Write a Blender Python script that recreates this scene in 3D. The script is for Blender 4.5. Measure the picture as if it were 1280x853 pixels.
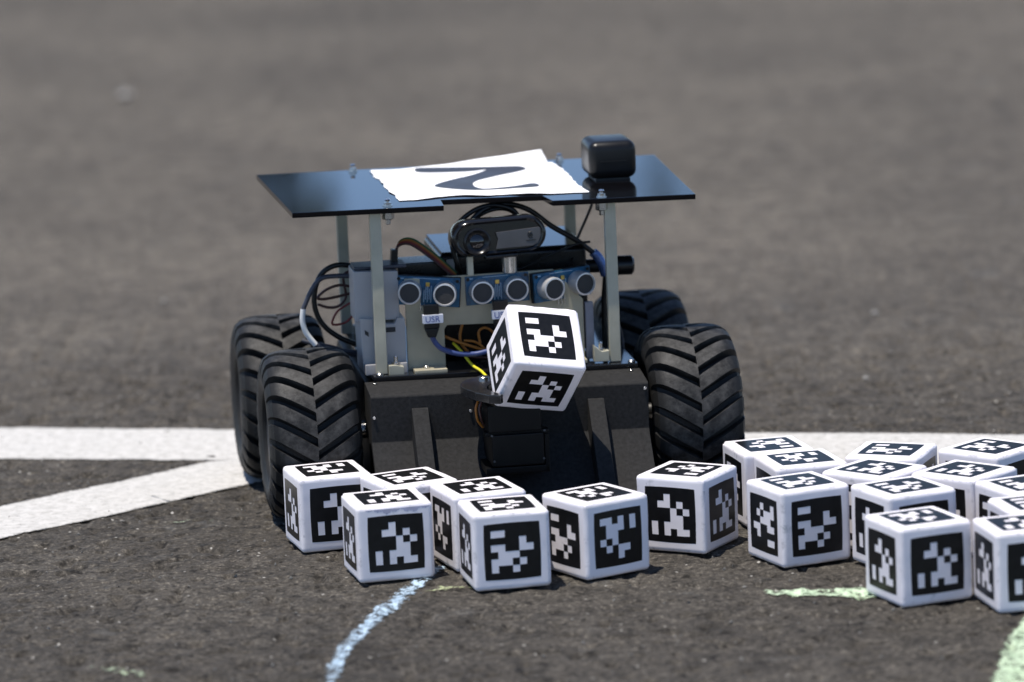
import bpy, bmesh, math, random
import numpy as np
from mathutils import Vector, Matrix

R = math.radians
random.seed(7)
rng = np.random.default_rng(11)
for o in list(bpy.data.objects):
    bpy.data.objects.remove(o)
scene = bpy.context.scene
col = scene.collection

# ------------------------------------------------------------------ camera, sky, sun, exposure
CAM_H, PITCH, ROLL = 0.70596, 10.409, -2.351
cam_data = bpy.data.cameras.new('camera')
cam = bpy.data.objects.new('camera', cam_data)
col.objects.link(cam)
cam_data.sensor_width = 36.0
cam_data.lens = 6000.0 / 1280.0 * 36.0
cam_data.clip_start = 0.05
cam_data.clip_end = 2000
cam.matrix_world = Matrix.Translation((0, 0, CAM_H)) @ Matrix.Rotation(R(90 - PITCH), 4, 'X') @ Matrix.Rotation(R(ROLL), 4, 'Z')
cam_data.dof.use_dof = True
cam_data.dof.focus_distance = 3.185
cam_data.dof.aperture_fstop = 6.3
scene.camera = cam

SUN_EL, SUN_AZ = 77.0, -122.0            # azimuth clockwise from +Y: the sun stands high, left of the camera
sx, sy, sz = (math.sin(R(SUN_AZ)) * math.cos(R(SUN_EL)), math.cos(R(SUN_AZ)) * math.cos(R(SUN_EL)), math.sin(R(SUN_EL)))
world = bpy.data.worlds.new('World')
scene.world = world
world.use_nodes = True
wn = world.node_tree.nodes
sky = wn.new('ShaderNodeTexSky')
sky.sky_type = 'NISHITA'
sky.sun_disc = False
sky.sun_elevation = R(SUN_EL)
sky.sun_rotation = R(SUN_AZ)
sky.air_density = 0.7
sky.altitude = 1500
sky.dust_density = 0.0
sky.ozone_density = 1.5
world.node_tree.links.new(sky.outputs[0], wn['Background'].inputs[0])
wn['Background'].inputs[1].default_value = 0.15
sun_data = bpy.data.lights.new('sun', 'SUN')
sun_data.energy = 4.2
sun_data.angle = R(0.53)
sun_data.color = (1.0, 0.935, 0.85)
sun = bpy.data.objects.new('sun', sun_data)
sun.rotation_euler = Vector((sx, sy, sz)).to_track_quat('Z', 'Y').to_euler()
sun.location = (-2, 1, 6)
col.objects.link(sun)
scene.view_settings.view_transform = 'Standard'
scene.view_settings.look = 'None'
scene.view_settings.exposure = 0.42
scene.view_settings.gamma = 1.0
scene.view_settings.use_curve_mapping = False
scene.render.engine = 'CYCLES'
scene.cycles.use_denoising = True
scene.cycles.max_bounces = 8
scene.cycles.transparent_max_bounces = 12

# ------------------------------------------------------------------ materials
MATS = {}


def new_mat(name):
    m = bpy.data.materials.new(name)
    m.use_nodes = True
    MATS[name] = m
    return m, m.node_tree.nodes, m.node_tree.links, m.node_tree.nodes['Principled BSDF']


def mat(name, c, rough=0.5, metal=0.0, var=0.12, nscale=120.0, bump=0.0, bscale=900.0, spec=0.5, coat=0.0, trans=0.0):
    """Plain procedural surface: colour mottled by noise, roughness by the same noise, optional fine relief."""
    m, N, L, b = new_mat(name)
    tc = N.new('ShaderNodeTexCoord')
    nz = N.new('ShaderNodeTexNoise')
    nz.inputs['Scale'].default_value = nscale
    nz.inputs['Detail'].default_value = 4
    L.new(tc.outputs['Object'], nz.inputs['Vector'])
    rp = N.new('ShaderNodeValToRGB')
    rp.color_ramp.elements[0].position = 0.3
    rp.color_ramp.elements[1].position = 0.7
    rp.color_ramp.elements[0].color = (*[v * (1 - var) for v in c], 1)
    rp.color_ramp.elements[1].color = (*[min(1, v * (1 + var)) for v in c], 1)
    L.new(nz.outputs['Fac'], rp.inputs[0])
    L.new(rp.outputs[0], b.inputs['Base Color'])
    mr = N.new('ShaderNodeMapRange')
    mr.inputs['To Min'].default_value = max(0.02, rough * 0.85)
    mr.inputs['To Max'].default_value = min(1, rough * 1.15)
    L.new(nz.outputs['Fac'], mr.inputs['Value'])
    L.new(mr.outputs[0], b.inputs['Roughness'])
    b.inputs['Metallic'].default_value = metal
    b.inputs['Specular IOR Level'].default_value = spec
    b.inputs['Coat Weight'].default_value = coat
    b.inputs['Transmission Weight'].default_value = trans
    if bump:
        n2 = N.new('ShaderNodeTexNoise')
        n2.inputs['Scale'].default_value = bscale
        n2.inputs['Detail'].default_value = 3
        L.new(tc.outputs['Object'], n2.inputs['Vector'])
        bp = N.new('ShaderNodeBump')
        bp.inputs['Strength'].default_value = bump
        bp.inputs['Distance'].default_value = 0.0006
        L.new(n2.outputs['Fac'], bp.inputs['Height'])
        L.new(bp.outputs[0], b.inputs['Normal'])
    return m


def asphalt_material():
    m, N, L, b = new_mat('asphalt')
    tc = N.new('ShaderNodeTexCoord')

    def noise(scale, detail=3, rough=0.55, stretch=None):
        n = N.new('ShaderNodeTexNoise')
        n.inputs['Scale'].default_value = scale
        n.inputs['Detail'].default_value = detail
        n.inputs['Roughness'].default_value = rough
        L.new(tc.outputs['Object'], n.inputs['Vector'])
        return n.outputs['Fac']

    def ramp(fac, stops):
        r = N.new('ShaderNodeValToRGB')
        e = r.color_ramp.elements
        e[0].position, e[0].color = stops[0][0], (*stops[0][1], 1)
        e[1].position, e[1].color = stops[-1][0], (*stops[-1][1], 1)
        for p, c in stops[1:-1]:
            x = e.new(p)
            x.color = (*c, 1)
        L.new(fac, r.inputs[0])
        return r.outputs[0]

    def mix(kind, f, a, bb):
        x = N.new('ShaderNodeMix')
        x.data_type = 'RGBA'
        x.blend_type = kind
        if isinstance(f, (int, float)):
            x.inputs[0].default_value = f
        else:
            L.new(f, x.inputs[0])
        L.new(a, x.inputs[6])
        L.new(bb, x.inputs[7])
        return x.outputs[2]
    fine = noise(300, 8, 0.80)
    base = ramp(fine, [(0.36, (0.010, 0.0090, 0.0080)), (0.45, (0.040, 0.0365, 0.0325)), (0.54, (0.060, 0.0550, 0.0490)), (0.66, (0.185, 0.171, 0.152))])
    pits = noise(120, 3, 0.6)
    base = mix('MULTIPLY', 0.85, base, ramp(pits, [(0.35, (0.22, 0.215, 0.21)), (0.43, (1, 1, 1))]))
    mid = noise(38, 4, 0.6)
    base = mix('MULTIPLY', 0.75, base, ramp(mid, [(0.3, (0.48, 0.47, 0.46)), (0.7, (1.42, 1.40, 1.37))]))
    big = noise(3.1, 4, 0.55)
    base = mix('MULTIPLY', 0.8, base, ramp(big, [(0.3, (0.76, 0.75, 0.74)), (0.7, (1.24, 1.23, 1.2))]))
    # paler beyond the painted line: grazing-angle brightness put into the base colour
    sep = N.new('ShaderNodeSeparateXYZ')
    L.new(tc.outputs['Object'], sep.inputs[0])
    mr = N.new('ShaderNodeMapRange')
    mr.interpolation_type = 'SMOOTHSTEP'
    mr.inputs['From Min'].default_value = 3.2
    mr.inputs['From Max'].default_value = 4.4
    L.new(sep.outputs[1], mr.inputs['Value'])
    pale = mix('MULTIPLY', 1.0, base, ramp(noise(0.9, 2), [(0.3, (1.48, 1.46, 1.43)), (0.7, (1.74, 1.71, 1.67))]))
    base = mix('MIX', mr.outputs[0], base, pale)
    # pale mineral chips and faint chalk dust
    vo = N.new('ShaderNodeTexVoronoi')
    vo.inputs['Scale'].default_value = 150
    L.new(tc.outputs['Object'], vo.inputs['Vector'])
    chip = ramp(vo.outputs['Distance'], [(0.10, (1, 1, 1)), (0.2, (0, 0, 0))])
    vsep = N.new('ShaderNodeSeparateColor')
    L.new(vo.outputs['Color'], vsep.inputs[0])
    gt = N.new('ShaderNodeMath')
    gt.operation = 'GREATER_THAN'
    gt.inputs[1].default_value = 0.91
    L.new(vsep.outputs[0], gt.inputs[0])
    mm = N.new('ShaderNodeMath')
    mm.operation = 'MULTIPLY'
    L.new(chip, mm.inputs[0])
    L.new(gt.outputs[0], mm.inputs[1])
    rgb = N.new('ShaderNodeRGB')
    rgb.outputs[0].default_value = (0.38, 0.37, 0.35, 1)
    base = mix('MIX', mm.outputs[0], base, rgb.outputs[0])
    dust = ramp(noise(16, 6, 0.75), [(0.60, (0, 0, 0)), (0.80, (0.35, 0.35, 0.35))])
    rgb2 = N.new('ShaderNodeRGB')
    rgb2.outputs[0].default_value = (0.20, 0.21, 0.22, 1)
    base = mix('MIX', dust, base, rgb2.outputs[0])
    tint = N.new('ShaderNodeRGB')
    tint.outputs[0].default_value = (1.055, 1.040, 1.005, 1)
    base = mix('MULTIPLY', 1.0, base, tint.outputs[0])
    L.new(base, b.inputs['Base Color'])
    b.inputs['Roughness'].default_value = 0.86
    b.inputs['Specular IOR Level'].default_value = 0.28
    bp = N.new('ShaderNodeBump')
    bp.inputs['Strength'].default_value = 0.9
    bp.inputs['Distance'].default_value = 0.0012
    L.new(noise(620, 5, 0.65), bp.inputs['Height'])
    L.new(bp.outputs[0], b.inputs['Normal'])
    return m


def film_material(name, c, edge_scale, cover, rough=0.8, c2=None, edge_soft=0.10):
    """Worn paint or chalk lying on the asphalt: colour times a noise coverage, driven by a per-vertex 'edge' weight."""
    m, N, L, b = new_mat(name)
    tc = N.new('ShaderNodeTexCoord')
    nz = N.new('ShaderNodeTexNoise')
    nz.inputs['Scale'].default_value = edge_scale
    nz.inputs['Detail'].default_value = 8
    nz.inputs['Roughness'].default_value = 0.78
    L.new(tc.outputs['Object'], nz.inputs['Vector'])
    at = N.new('ShaderNodeAttribute')
    at.attribute_name = 'edge'
    ad = N.new('ShaderNodeMath')
    ad.operation = 'ADD'
    L.new(nz.outputs['Fac'], ad.inputs[0])
    L.new(at.outputs['Fac'], ad.inputs[1])
    mr = N.new('ShaderNodeMapRange')
    mr.inputs['From Min'].default_value = cover - edge_soft
    mr.inputs['From Max'].default_value = cover + edge_soft
    L.new(ad.outputs[0], mr.inputs['Value'])
    n2 = N.new('ShaderNodeTexNoise')
    n2.inputs['Scale'].default_value = 130
    n2.inputs['Detail'].default_value = 5
    L.new(tc.outputs['Object'], n2.inputs['Vector'])
    rp = N.new('ShaderNodeValToRGB')
    rp.color_ramp.elements[0].position = 0.3
    rp.color_ramp.elements[1].position = 0.62
    rp.color_ramp.elements[0].color = (*(c2 or [v * 0.82 for v in c]), 1)
    rp.color_ramp.elements[1].color = (*c, 1)
    L.new(n2.outputs['Fac'], rp.inputs[0])
    L.new(rp.outputs[0], b.inputs['Base Color'])
    b.inputs['Roughness'].default_value = rough
    b.inputs['Specular IOR Level'].default_value = 0.3
    L.new(mr.outputs[0], b.inputs['Alpha'])
    bp = N.new('ShaderNodeBump')
    bp.inputs['Strength'].default_value = 0.4
    bp.inputs['Distance'].default_value = 0.001
    L.new(n2.outputs['Fac'], bp.inputs['Height'])
    L.new(bp.outputs[0], b.inputs['Normal'])
    return m


def vinyl_material():
    """White vinyl wrap: faint scuffs, differing from cube to cube, and soft wrinkles."""
    m, N, L, b = new_mat('white_vinyl')
    tc = N.new('ShaderNodeTexCoord')
    oi = N.new('ShaderNodeObjectInfo')
    ad = N.new('ShaderNodeVectorMath')
    ad.operation = 'ADD'
    L.new(tc.outputs['Object'], ad.inputs[0])
    L.new(oi.outputs['Random'], ad.inputs[1])
    n1 = N.new('ShaderNodeTexNoise')
    n1.inputs['Scale'].default_value = 75
    n1.inputs['Detail'].default_value = 7
    n1.inputs['Roughness'].default_value = 0.72
    L.new(ad.outputs[0], n1.inputs['Vector'])
    rp = N.new('ShaderNodeValToRGB')
    rp.color_ramp.elements[0].position = 0.27
    rp.color_ramp.elements[0].color = (0.55, 0.54, 0.55, 1)
    rp.color_ramp.elements[1].position = 0.38
    rp.color_ramp.elements[1].color = (0.87, 0.83, 0.85, 1)
    L.new(n1.outputs['Fac'], rp.inputs[0])

    def mth(op, a, bb):
        x = N.new('ShaderNodeMath')
        x.operation = op
        for i, q in enumerate((a, bb)):
            if isinstance(q, (int, float)):
                x.inputs[i].default_value = q
            else:
                L.new(q, x.inputs[i])
        return x.outputs[0]
    sp = N.new('ShaderNodeSeparateXYZ')
    L.new(tc.outputs['Object'], sp.inputs[0])
    c3 = [mth('ABSOLUTE', sp.outputs[k], 0) for k in range(3)]
    edge = mth('MAXIMUM', mth('MAXIMUM', mth('MULTIPLY', c3[0], c3[1]), mth('MULTIPLY', c3[1], c3[2])), mth('MULTIPLY', c3[0], c3[2]))
    em = N.new('ShaderNodeMapRange')          # rubbed edges of the wrap
    em.inputs['From Min'].default_value = 0.025 * 0.025 * 0.88
    em.inputs['From Max'].default_value = 0.025 * 0.025 * 0.95
    L.new(edge, em.inputs['Value'])
    n3 = N.new('ShaderNodeTexNoise')
    n3.inputs['Scale'].default_value = 120
    n3.inputs['Detail'].default_value = 6
    n3.inputs['Roughness'].default_value = 0.75
    L.new(ad.outputs[0], n3.inputs['Vector'])
    nm = N.new('ShaderNodeMapRange')
    nm.inputs['From Min'].default_value = 0.54
    nm.inputs['From Max'].default_value = 0.66
    nm.inputs['To Max'].default_value = 0.75
    L.new(n3.outputs['Fac'], nm.inputs['Value'])
    mx = N.new('ShaderNodeMix')
    mx.data_type = 'RGBA'
    L.new(mth('MULTIPLY', em.outputs[0], nm.outputs[0]), mx.inputs[0])
    L.new(rp.outputs[0], mx.inputs[6])
    mx.inputs[7].default_value = (0.40, 0.39, 0.41, 1)
    L.new(mx.outputs[2], b.inputs['Base Color'])
    b.inputs['Roughness'].default_value = 0.38
    n2 = N.new('ShaderNodeTexNoise')
    n2.inputs['Scale'].default_value = 55
    n2.inputs['Detail'].default_value = 2
    L.new(ad.outputs[0], n2.inputs['Vector'])
    bp = N.new('ShaderNodeBump')
    bp.inputs['Strength'].default_value = 0.12
    bp.inputs['Distance'].default_value = 0.003
    L.new(n2.outputs['Fac'], bp.inputs['Height'])
    L.new(bp.outputs[0], b.inputs['Normal'])
    return m


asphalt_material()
film_material('line_paint', (0.545, 0.53, 0.505), 220, 0.62, c2=(0.42, 0.41, 0.385), edge_soft=0.15)
film_material('blue_chalk', (0.47, 0.60, 0.72), 170, 0.905, c2=(0.24, 0.33, 0.42), edge_soft=0.06)
film_material('green_chalk', (0.54, 0.66, 0.47), 170, 0.885, c2=(0.33, 0.44, 0.29), edge_soft=0.06)
film_material('faint_chalk', (0.32, 0.38, 0.27), 150, 0.93, edge_soft=0.06)
film_material('yellow_chalk', (0.42, 0.47, 0.27), 150, 0.88, edge_soft=0.06)
vinyl_material()
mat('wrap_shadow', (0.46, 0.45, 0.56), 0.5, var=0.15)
mat('black_ink', (0.0065, 0.0065, 0.0068), 0.34, var=0.3, nscale=200, bump=0.08, bscale=260, spec=0.32)
mat('rubber', (0.0165, 0.0162, 0.0158), 0.50, var=0.40, nscale=160, bump=0.40, bscale=1500, spec=0.40)
mat('rim_grey', (0.055, 0.055, 0.057), 0.45, var=0.2)
mat('gloss_acrylic', (0.004, 0.004, 0.005), 0.045, var=0.2, spec=0.27)
mat('deck_acrylic', (0.008, 0.008, 0.009), 0.10, var=0.3, spec=0.5)
mat('printed_black', (0.0245, 0.0240, 0.0238), 0.7, var=0.28, nscale=420, bump=0.6, bscale=2200, spec=0.12)
mat('chassis_black', (0.007, 0.007, 0.007), 0.5, spec=0.25)
mat('matte_black', (0.007, 0.007, 0.0075), 0.33, spec=0.28)
mat('black_plastic', (0.006, 0.006, 0.0065), 0.28, bump=0.05, spec=0.35)
mat('servo_black', (0.004, 0.004, 0.004), 0.42, spec=0.18)
mat('satin_black', (0.006, 0.006, 0.007), 0.16, spec=0.4)
mat('steel', (0.62, 0.61, 0.59), 0.24, metal=1.0)
mat('frosted_acrylic', (0.42, 0.40, 0.305), 0.32, var=0.12, nscale=60)
mat('bracket_acrylic', (0.40, 0.36, 0.255), 0.30, var=0.12, nscale=50)
mat('bracket_tint', (0.22, 0.22, 0.25), 0.4)
mat('case_grey', (0.40, 0.385, 0.375), 0.42, var=0.06, nscale=40, bump=0.10, bscale=700)
mat('slot_dark', (0.02, 0.02, 0.022), 0.6)
mat('board_blue', (0.005, 0.075, 0.150), 0.30, var=0.35, nscale=300)
mat('board_print', (0.30, 0.42, 0.52), 0.5)
mat('transducer_ring', (0.62, 0.61, 0.60), 0.35, metal=0.55)
mat('transducer_mesh', (0.032, 0.031, 0.030), 0.6, bump=0.9, bscale=1800)
mat('gold', (0.55, 0.40, 0.12), 0.3, metal=1.0)
mat('camera_face', (0.060, 0.059, 0.062), 0.30)
mat('lens_glass', (0.004, 0.004, 0.006), 0.05, coat=0.6)
mat('cable_black', (0.007, 0.007, 0.007), 0.32, spec=0.35)
mat('cable_slate', (0.035, 0.038, 0.052), 0.4)
mat('cable_white', (0.72, 0.72, 0.70), 0.4)
mat('cable_blue', (0.045, 0.070, 0.200), 0.4)
mat('wire_brown', (0.060, 0.022, 0.018), 0.45)
mat('wire_red', (0.200, 0.020, 0.015), 0.45)
mat('wire_orange', (0.36, 0.13, 0.015), 0.45)
mat('wire_green', (0.030, 0.11, 0.035), 0.45)
mat('wire_yellow', (0.74, 0.66, 0.03), 0.4)
mat('label_white', (0.62, 0.63, 0.68), 0.5, var=0.04)
mat('label_ink', (0.07, 0.09, 0.28), 0.6)
mat('foil_blue', (0.09, 0.14, 0.30), 0.22, metal=0.6, bump=0.8, bscale=500)
mat('smoked_acrylic', (0.018, 0.018, 0.019), 0.16, var=0.3)
mat('paper', (0.88, 0.88, 0.88), 0.75, var=0.015, nscale=30)
mat('print_ink', (0.036, 0.038, 0.045), 0.42, var=0.08)
mat('pebble', (0.13, 0.125, 0.115), 0.85, var=0.6, nscale=90)
mat('pale_stone', (0.27, 0.26, 0.24), 0.8, var=0.2)
mat('bark', (0.10, 0.08, 0.06), 0.9, var=0.4, nscale=6)
mat('leaf', (0.038, 0.058, 0.022), 0.6, var=0.5, nscale=2.0)

# ------------------------------------------------------------------ mesh helpers


class MB:
    """Collects verts and faces for ONE mesh object."""

    def __init__(s):
        s.v, s.f, s.m = [], [], []

    def add(s, verts, faces, mi=0):
        k = len(s.v)
        s.v += [tuple(p) for p in verts]
        s.f += [[i + k for i in f] for f in faces]
        s.m += [mi] * len(faces)
        return s

    def box(s, x0, x1, y0, y1, z0, z1, bev=0.0, seg=2, M=None, mi=0):
        bm = bmesh.new()
        bmesh.ops.create_cube(bm, size=1.0)
        for v in bm.verts:
            v.co = Vector(((x0 + x1) / 2 + v.co.x * (x1 - x0), (y0 + y1) / 2 + v.co.y * (y1 - y0), (z0 + z1) / 2 + v.co.z * (z1 - z0)))
        if bev:
            bmesh.ops.bevel(bm, geom=list(bm.edges), offset=bev, segments=seg, profile=0.5, affect='EDGES')
        if M:
            bm.transform(M)
        bm.verts.index_update()
        s.add([v.co for v in bm.verts], [[v.index for v in f.verts] for f in bm.faces], mi)
        bm.free()
        return s

    def lathe(s, prof, M=None, n=32, mi=0, caps=True):
        """prof: (radius, height) along local Z."""
        vs, fs = [], []
        for r, h in prof:
            for j in range(n):
                a = 2 * math.pi * j / n
                vs.append(Vector((r * math.cos(a), r * math.sin(a), h)))
        for i in range(len(prof) - 1):
            for j in range(n):
                fs.append([i * n + j, i * n + (j + 1) % n, (i + 1) * n + (j + 1) % n, (i + 1) * n + j])
        if caps:
            fs.append(list(range(n))[::-1])
            fs.append([(len(prof) - 1) * n + j for j in range(n)])
        if M:
            vs = [M @ v for v in vs]
        return s.add(vs, fs, mi)

    def cyl(s, p, axis, r, h, n=24, mi=0, bev=0.0):
        """Cylinder starting at p running h along axis."""
        q = Vector(axis).normalized().to_track_quat('Z', 'Y').to_matrix().to_4x4()
        M = Matrix.Translation(p) @ q
        b = bev or min(r, h) * 0.12
        return s.lathe([(r - b, 0), (r, b), (r, h - b), (r - b, h)], M, n, mi)

    def tube(s, pts, r, n=8, sub=8, mi=0):
        P = [Vector(p) for p in pts]
        Q = []
        for i in range(len(P) - 1):
            p0, p1, p2, p3 = P[max(i - 1, 0)], P[i], P[i + 1], P[min(i + 2, len(P) - 1)]
            for k in range(sub):
                t = k / sub
                Q.append(0.5 * ((2 * p1) + (p2 - p0) * t + (2 * p0 - 5 * p1 + 4 * p2 - p3) * t * t + (3 * p1 - p0 - 3 * p2 + p3) * t ** 3))
        Q.append(P[-1])
        up = Vector((0.13, 0.97, 0.2))
        vs, fs = [], []
        for i, q in enumerate(Q):
            t = (Q[min(i + 1, len(Q) - 1)] - Q[max(i - 1, 0)]).normalized()
            a = t.cross(up)
            if a.length < 1e-4:
                a = t.cross(Vector((1, 0, 0)))
            a.normalize()
            b = t.cross(a)
            up = -b if (-b).dot(up) > 0 else b
            for j in range(n):
                g = 2 * math.pi * j / n
                vs.append(q + (a * math.cos(g) + b * math.sin(g)) * r)
        for i in range(len(Q) - 1):
            for j in range(n):
                fs.append([i * n + j, i * n + (j + 1) % n, (i + 1) * n + (j + 1) % n, (i + 1) * n + j])
        fs.append(list(range(n))[::-1])
        fs.append([(len(Q) - 1) * n + j for j in range(n)])
        return s.add(vs, fs, mi)

    def prism(s, outline, lo, hi, axis='z', bev=0.0, M=None, mi=0):
        """Outline polygon (2-D, counter-clockwise) extruded along an axis. axis x: (y,z); y: (x,z); z: (x,y)."""
        bm = bmesh.new()
        def pt(a, b, h):
            return {'z': (a, b, h), 'y': (a, h, b), 'x': (h, a, b)}[axis]
        lo_v = [bm.verts.new(pt(a, b, lo)) for a, b in outline]
        hi_v = [bm.verts.new(pt(a, b, hi)) for a, b in outline]
        n = len(outline)
        bm.faces.new(lo_v[::-1])
        bm.faces.new(hi_v)
        for i in range(n):
            bm.faces.new([lo_v[i], lo_v[(i + 1) % n], hi_v[(i + 1) % n], hi_v[i]])
        bmesh.ops.recalc_face_normals(bm, faces=bm.faces)
        if bev:
            bmesh.ops.bevel(bm, geom=list(bm.edges), offset=bev, segments=2, profile=0.5, affect='EDGES')
        if M:
            bm.transform(M)
        bm.verts.index_update()
        s.add([v.co for v in bm.verts], [[v.index for v in f.verts] for f in bm.faces], mi)
        bm.free()
        return s

    def mesh(s, name, mats, smooth=True, angle=35):
        me = bpy.data.meshes.new(name)
        me.from_pydata(s.v, [], s.f)
        for m in (mats if isinstance(mats, (list, tuple)) else [mats]):
            me.materials.append(MATS[m])
        me.polygons.foreach_set('material_index', s.m)
        if smooth:
            me.polygons.foreach_set('use_smooth', [True] * len(me.polygons))
            me.set_sharp_from_angle(angle=R(angle))
        me.update()
        return me

    def build(s, name, mats, parent=None, smooth=True, angle=35):
        o = link(name, s.mesh(name, mats, smooth, angle), parent)
        if smooth and angle <= 35:
            w = o.modifiers.new('weighted', 'WEIGHTED_NORMAL')      # big faces stay flat beside their small bevels
            w.weight = 100
            w.keep_sharp = True
        return o


def link(name, data, parent=None):
    o = bpy.data.objects.new(name, data)
    col.objects.link(o)
    o.parent = parent
    return o


def tag(o, label=None, cat=None, group=None, kind=None):
    if label:
        o['label'] = label
    if cat:
        o['category'] = cat
    if group:
        o['group'] = group
    if kind:
        o['kind'] = kind
    return o


# ------------------------------------------------------------------ ground
def lattice(ix, iy, seed):
    with np.errstate(over='ignore'):
        h = (ix.astype(np.int64) * 374761393 + iy.astype(np.int64) * 668265263 + seed * 974711) & 0x7fffffff
        h = ((h ^ (h >> 13)) * 1274126177) & 0x7fffffff
        h = h ^ (h >> 16)
    return (h & 0xffff) / 65535.0


def vnoise(x, y, scale, seed):
    x, y = x / scale, y / scale
    ix, iy = np.floor(x), np.floor(y)
    fx, fy = x - ix, y - iy
    fx, fy = fx * fx * (3 - 2 * fx), fy * fy * (3 - 2 * fy)
    a, b = lattice(ix, iy, seed), lattice(ix + 1, iy, seed)
    c, d = lattice(ix, iy + 1, seed), lattice(ix + 1, iy + 1, seed)
    return (a * (1 - fx) + b * fx) * (1 - fy) + (c * (1 - fx) + d * fx) * fy


def ground_z(x, y):
    x, y = np.asarray(x, float), np.asarray(y, float)
    near = np.clip((0.75 - np.abs(x)) / 0.2, 0, 1) * np.clip((4.4 - y) / 0.6, 0, 1) * np.clip((y - 2.3) / 0.15, 0, 1)
    h = vnoise(x, y, 0.0048, 1) ** 2 * 0.0017 + vnoise(x, y, 0.016, 2) * 0.0009 + vnoise(x, y, 0.07, 3) * 0.0010
    pit = np.clip((vnoise(x, y, 0.0100, 4) - 0.70) / 0.14, 0, 1) * -0.0032
    return (h + pit) * near - 0.0026


def paint_z(x, y):
    """Paint fills the fine texture of the asphalt and follows only its larger swells."""
    x, y = np.asarray(x, float), np.asarray(y, float)
    near = np.clip((0.75 - np.abs(x)) / 0.2, 0, 1) * np.clip((4.4 - y) / 0.6, 0, 1) * np.clip((y - 2.3) / 0.15, 0, 1)
    return (vnoise(x, y, 0.016, 2) * 0.0009 + vnoise(x, y, 0.07, 3) * 0.0010 + 0.0012) * near - 0.0026


def grow(a, b, step, far, k=1.22):
    core = list(np.arange(a, b + step / 2, step))
    lo, hi, d = [], [], step
    p = a
    while p > -far:
        d *= k
        p -= d
        lo.append(p)
    d, p = step, b
    while p < far:
        d *= k
        p += d
        hi.append(p)
    return np.array(lo[::-1] + core + hi)


def grid_mesh(name, X, Y, Z, matname):
    ny, nx = X.shape
    me = bpy.data.meshes.new(name)
    co = np.stack([X, Y, Z], -1).reshape(-1, 3)
    idx = np.arange(nx * ny).reshape(ny, nx)
    q = np.stack([idx[:-1, :-1], idx[:-1, 1:], idx[1:, 1:], idx[1:, :-1]], -1).reshape(-1, 4)
    me.vertices.add(len(co))
    me.vertices.foreach_set('co', co.ravel())
    me.loops.add(q.size)
    me.loops.foreach_set('vertex_index', q.ravel().astype(np.int32))
    me.polygons.add(len(q))
    me.polygons.foreach_set('loop_start', np.arange(0, q.size, 4, dtype=np.int32))
    me.materials.append(MATS[matname])
    me.polygons.foreach_set('use_smooth', np.ones(len(q), bool))
    me.update(calc_edges=True)
    return me


gx = grow(-0.42, 0.42, 0.0020, 900)
gy = grow(2.62, 3.75, 0.0024, 900)
GX, GY = np.meshgrid(gx, gy)
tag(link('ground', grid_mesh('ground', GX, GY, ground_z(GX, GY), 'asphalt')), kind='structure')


def strip(name, path, widths, matname, lift, du=0.003, nv=24, jag=0.0, seed=0, wob=None):
    """A film of paint or chalk following the ground along a path; 'edge' weight 1 inside, 0 at the rim."""
    P = [Vector((*p, 0)) for p in path]
    s = [0]
    for a, b in zip(P, P[1:]):
        s.append(s[-1] + (b - a).length)
    n = max(4, int(s[-1] / du))
    rows, rowt = [], []
    for i in range(n + 1):
        t = s[-1] * i / n
        k = max(j for j in range(len(s) - 1) if s[j] <= t + 1e-9)
        f = (t - s[k]) / (s[k + 1] - s[k])
        p = P[k].lerp(P[k + 1], f)
        d = (P[min(k + 2, len(P) - 1)] - P[max(k - 1, 0)]).normalized() if len(P) > 2 else (P[1] - P[0]).normalized()
        w = widths[0] + (widths[-1] - widths[0]) * i / n if len(widths) == 2 else float(np.interp(t, s, widths))
        rows.append((p, Vector((-d.y, d.x, 0)), w))
        rowt.append(min(t, s[-1] - t))
    X, Y, E = np.zeros((n + 1, nv + 1)), np.zeros((n + 1, nv + 1)), np.zeros((n + 1, nv + 1))
    for i, (p, nn, w) in enumerate(rows):
        for j in range(nv + 1):
            v = j / nv * 2 - 1
            q = p + nn * (v * w / 2)
            X[i, j], Y[i, j] = q.x, q.y
            e = min((1 - abs(v)) * w / 2, rowt[i] if jag else 9) / (jag or 0.0042)
            E[i, j] = min(1.0, e) * (0.42 if jag else 0.30)  # chalk stays patchy, paint is solid
    me = grid_mesh(name, X, Y, (ground_z if jag else paint_z)(X, Y) + lift, matname)
    at = me.attributes.new('edge', 'FLOAT', 'POINT')
    at.data.foreach_set('value', E.ravel())
    return link(name, me)


ld = Vector((0.7562, -0.1797)).normalized()
mid = Vector((-0.3905, 3.512))
a0 = mid - ld * 1.2
a1 = mid + ld * 2.2
tag(strip('painted_line', [a0, a1], [0.113, 0.113], 'line_paint', 0.0003, du=0.0026, nv=52), kind='structure')
b_dir = Vector((0.160, 0.1425)).normalized()
b0 = Vector((-0.3575, 3.2325))
tag(strip('painted_line', [b0 - b_dir * 0.55, b0 - b_dir * 0.2, b0, b0 + b_dir * 0.12, b0 + b_dir * 0.21, b0 + b_dir * 0.235 + Vector((0.06, -0.004))],
          [0.087] * 6, 'line_paint', 0.0006, du=0.0026, nv=40), kind='structure')
c = strip('chalk_line', [(-0.050, 3.05), (-0.0553, 3.035), (-0.0629, 3.0138), (-0.0752, 2.9716), (-0.0881, 2.9307), (-0.0986, 2.8843), (-0.1075, 2.8451), (-0.1134, 2.7966), (-0.1159, 2.74), (-0.118, 2.66)],
          [0.020, 0.022, 0.024, 0.026, 0.026, 0.025, 0.024, 0.022, 0.019, 0.016], 'blue_chalk', 0.0011, du=0.002, nv=16, jag=0.0085)
tag(c, 'pale blue chalk line curving over the asphalt towards the camera', 'chalk line')
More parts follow.
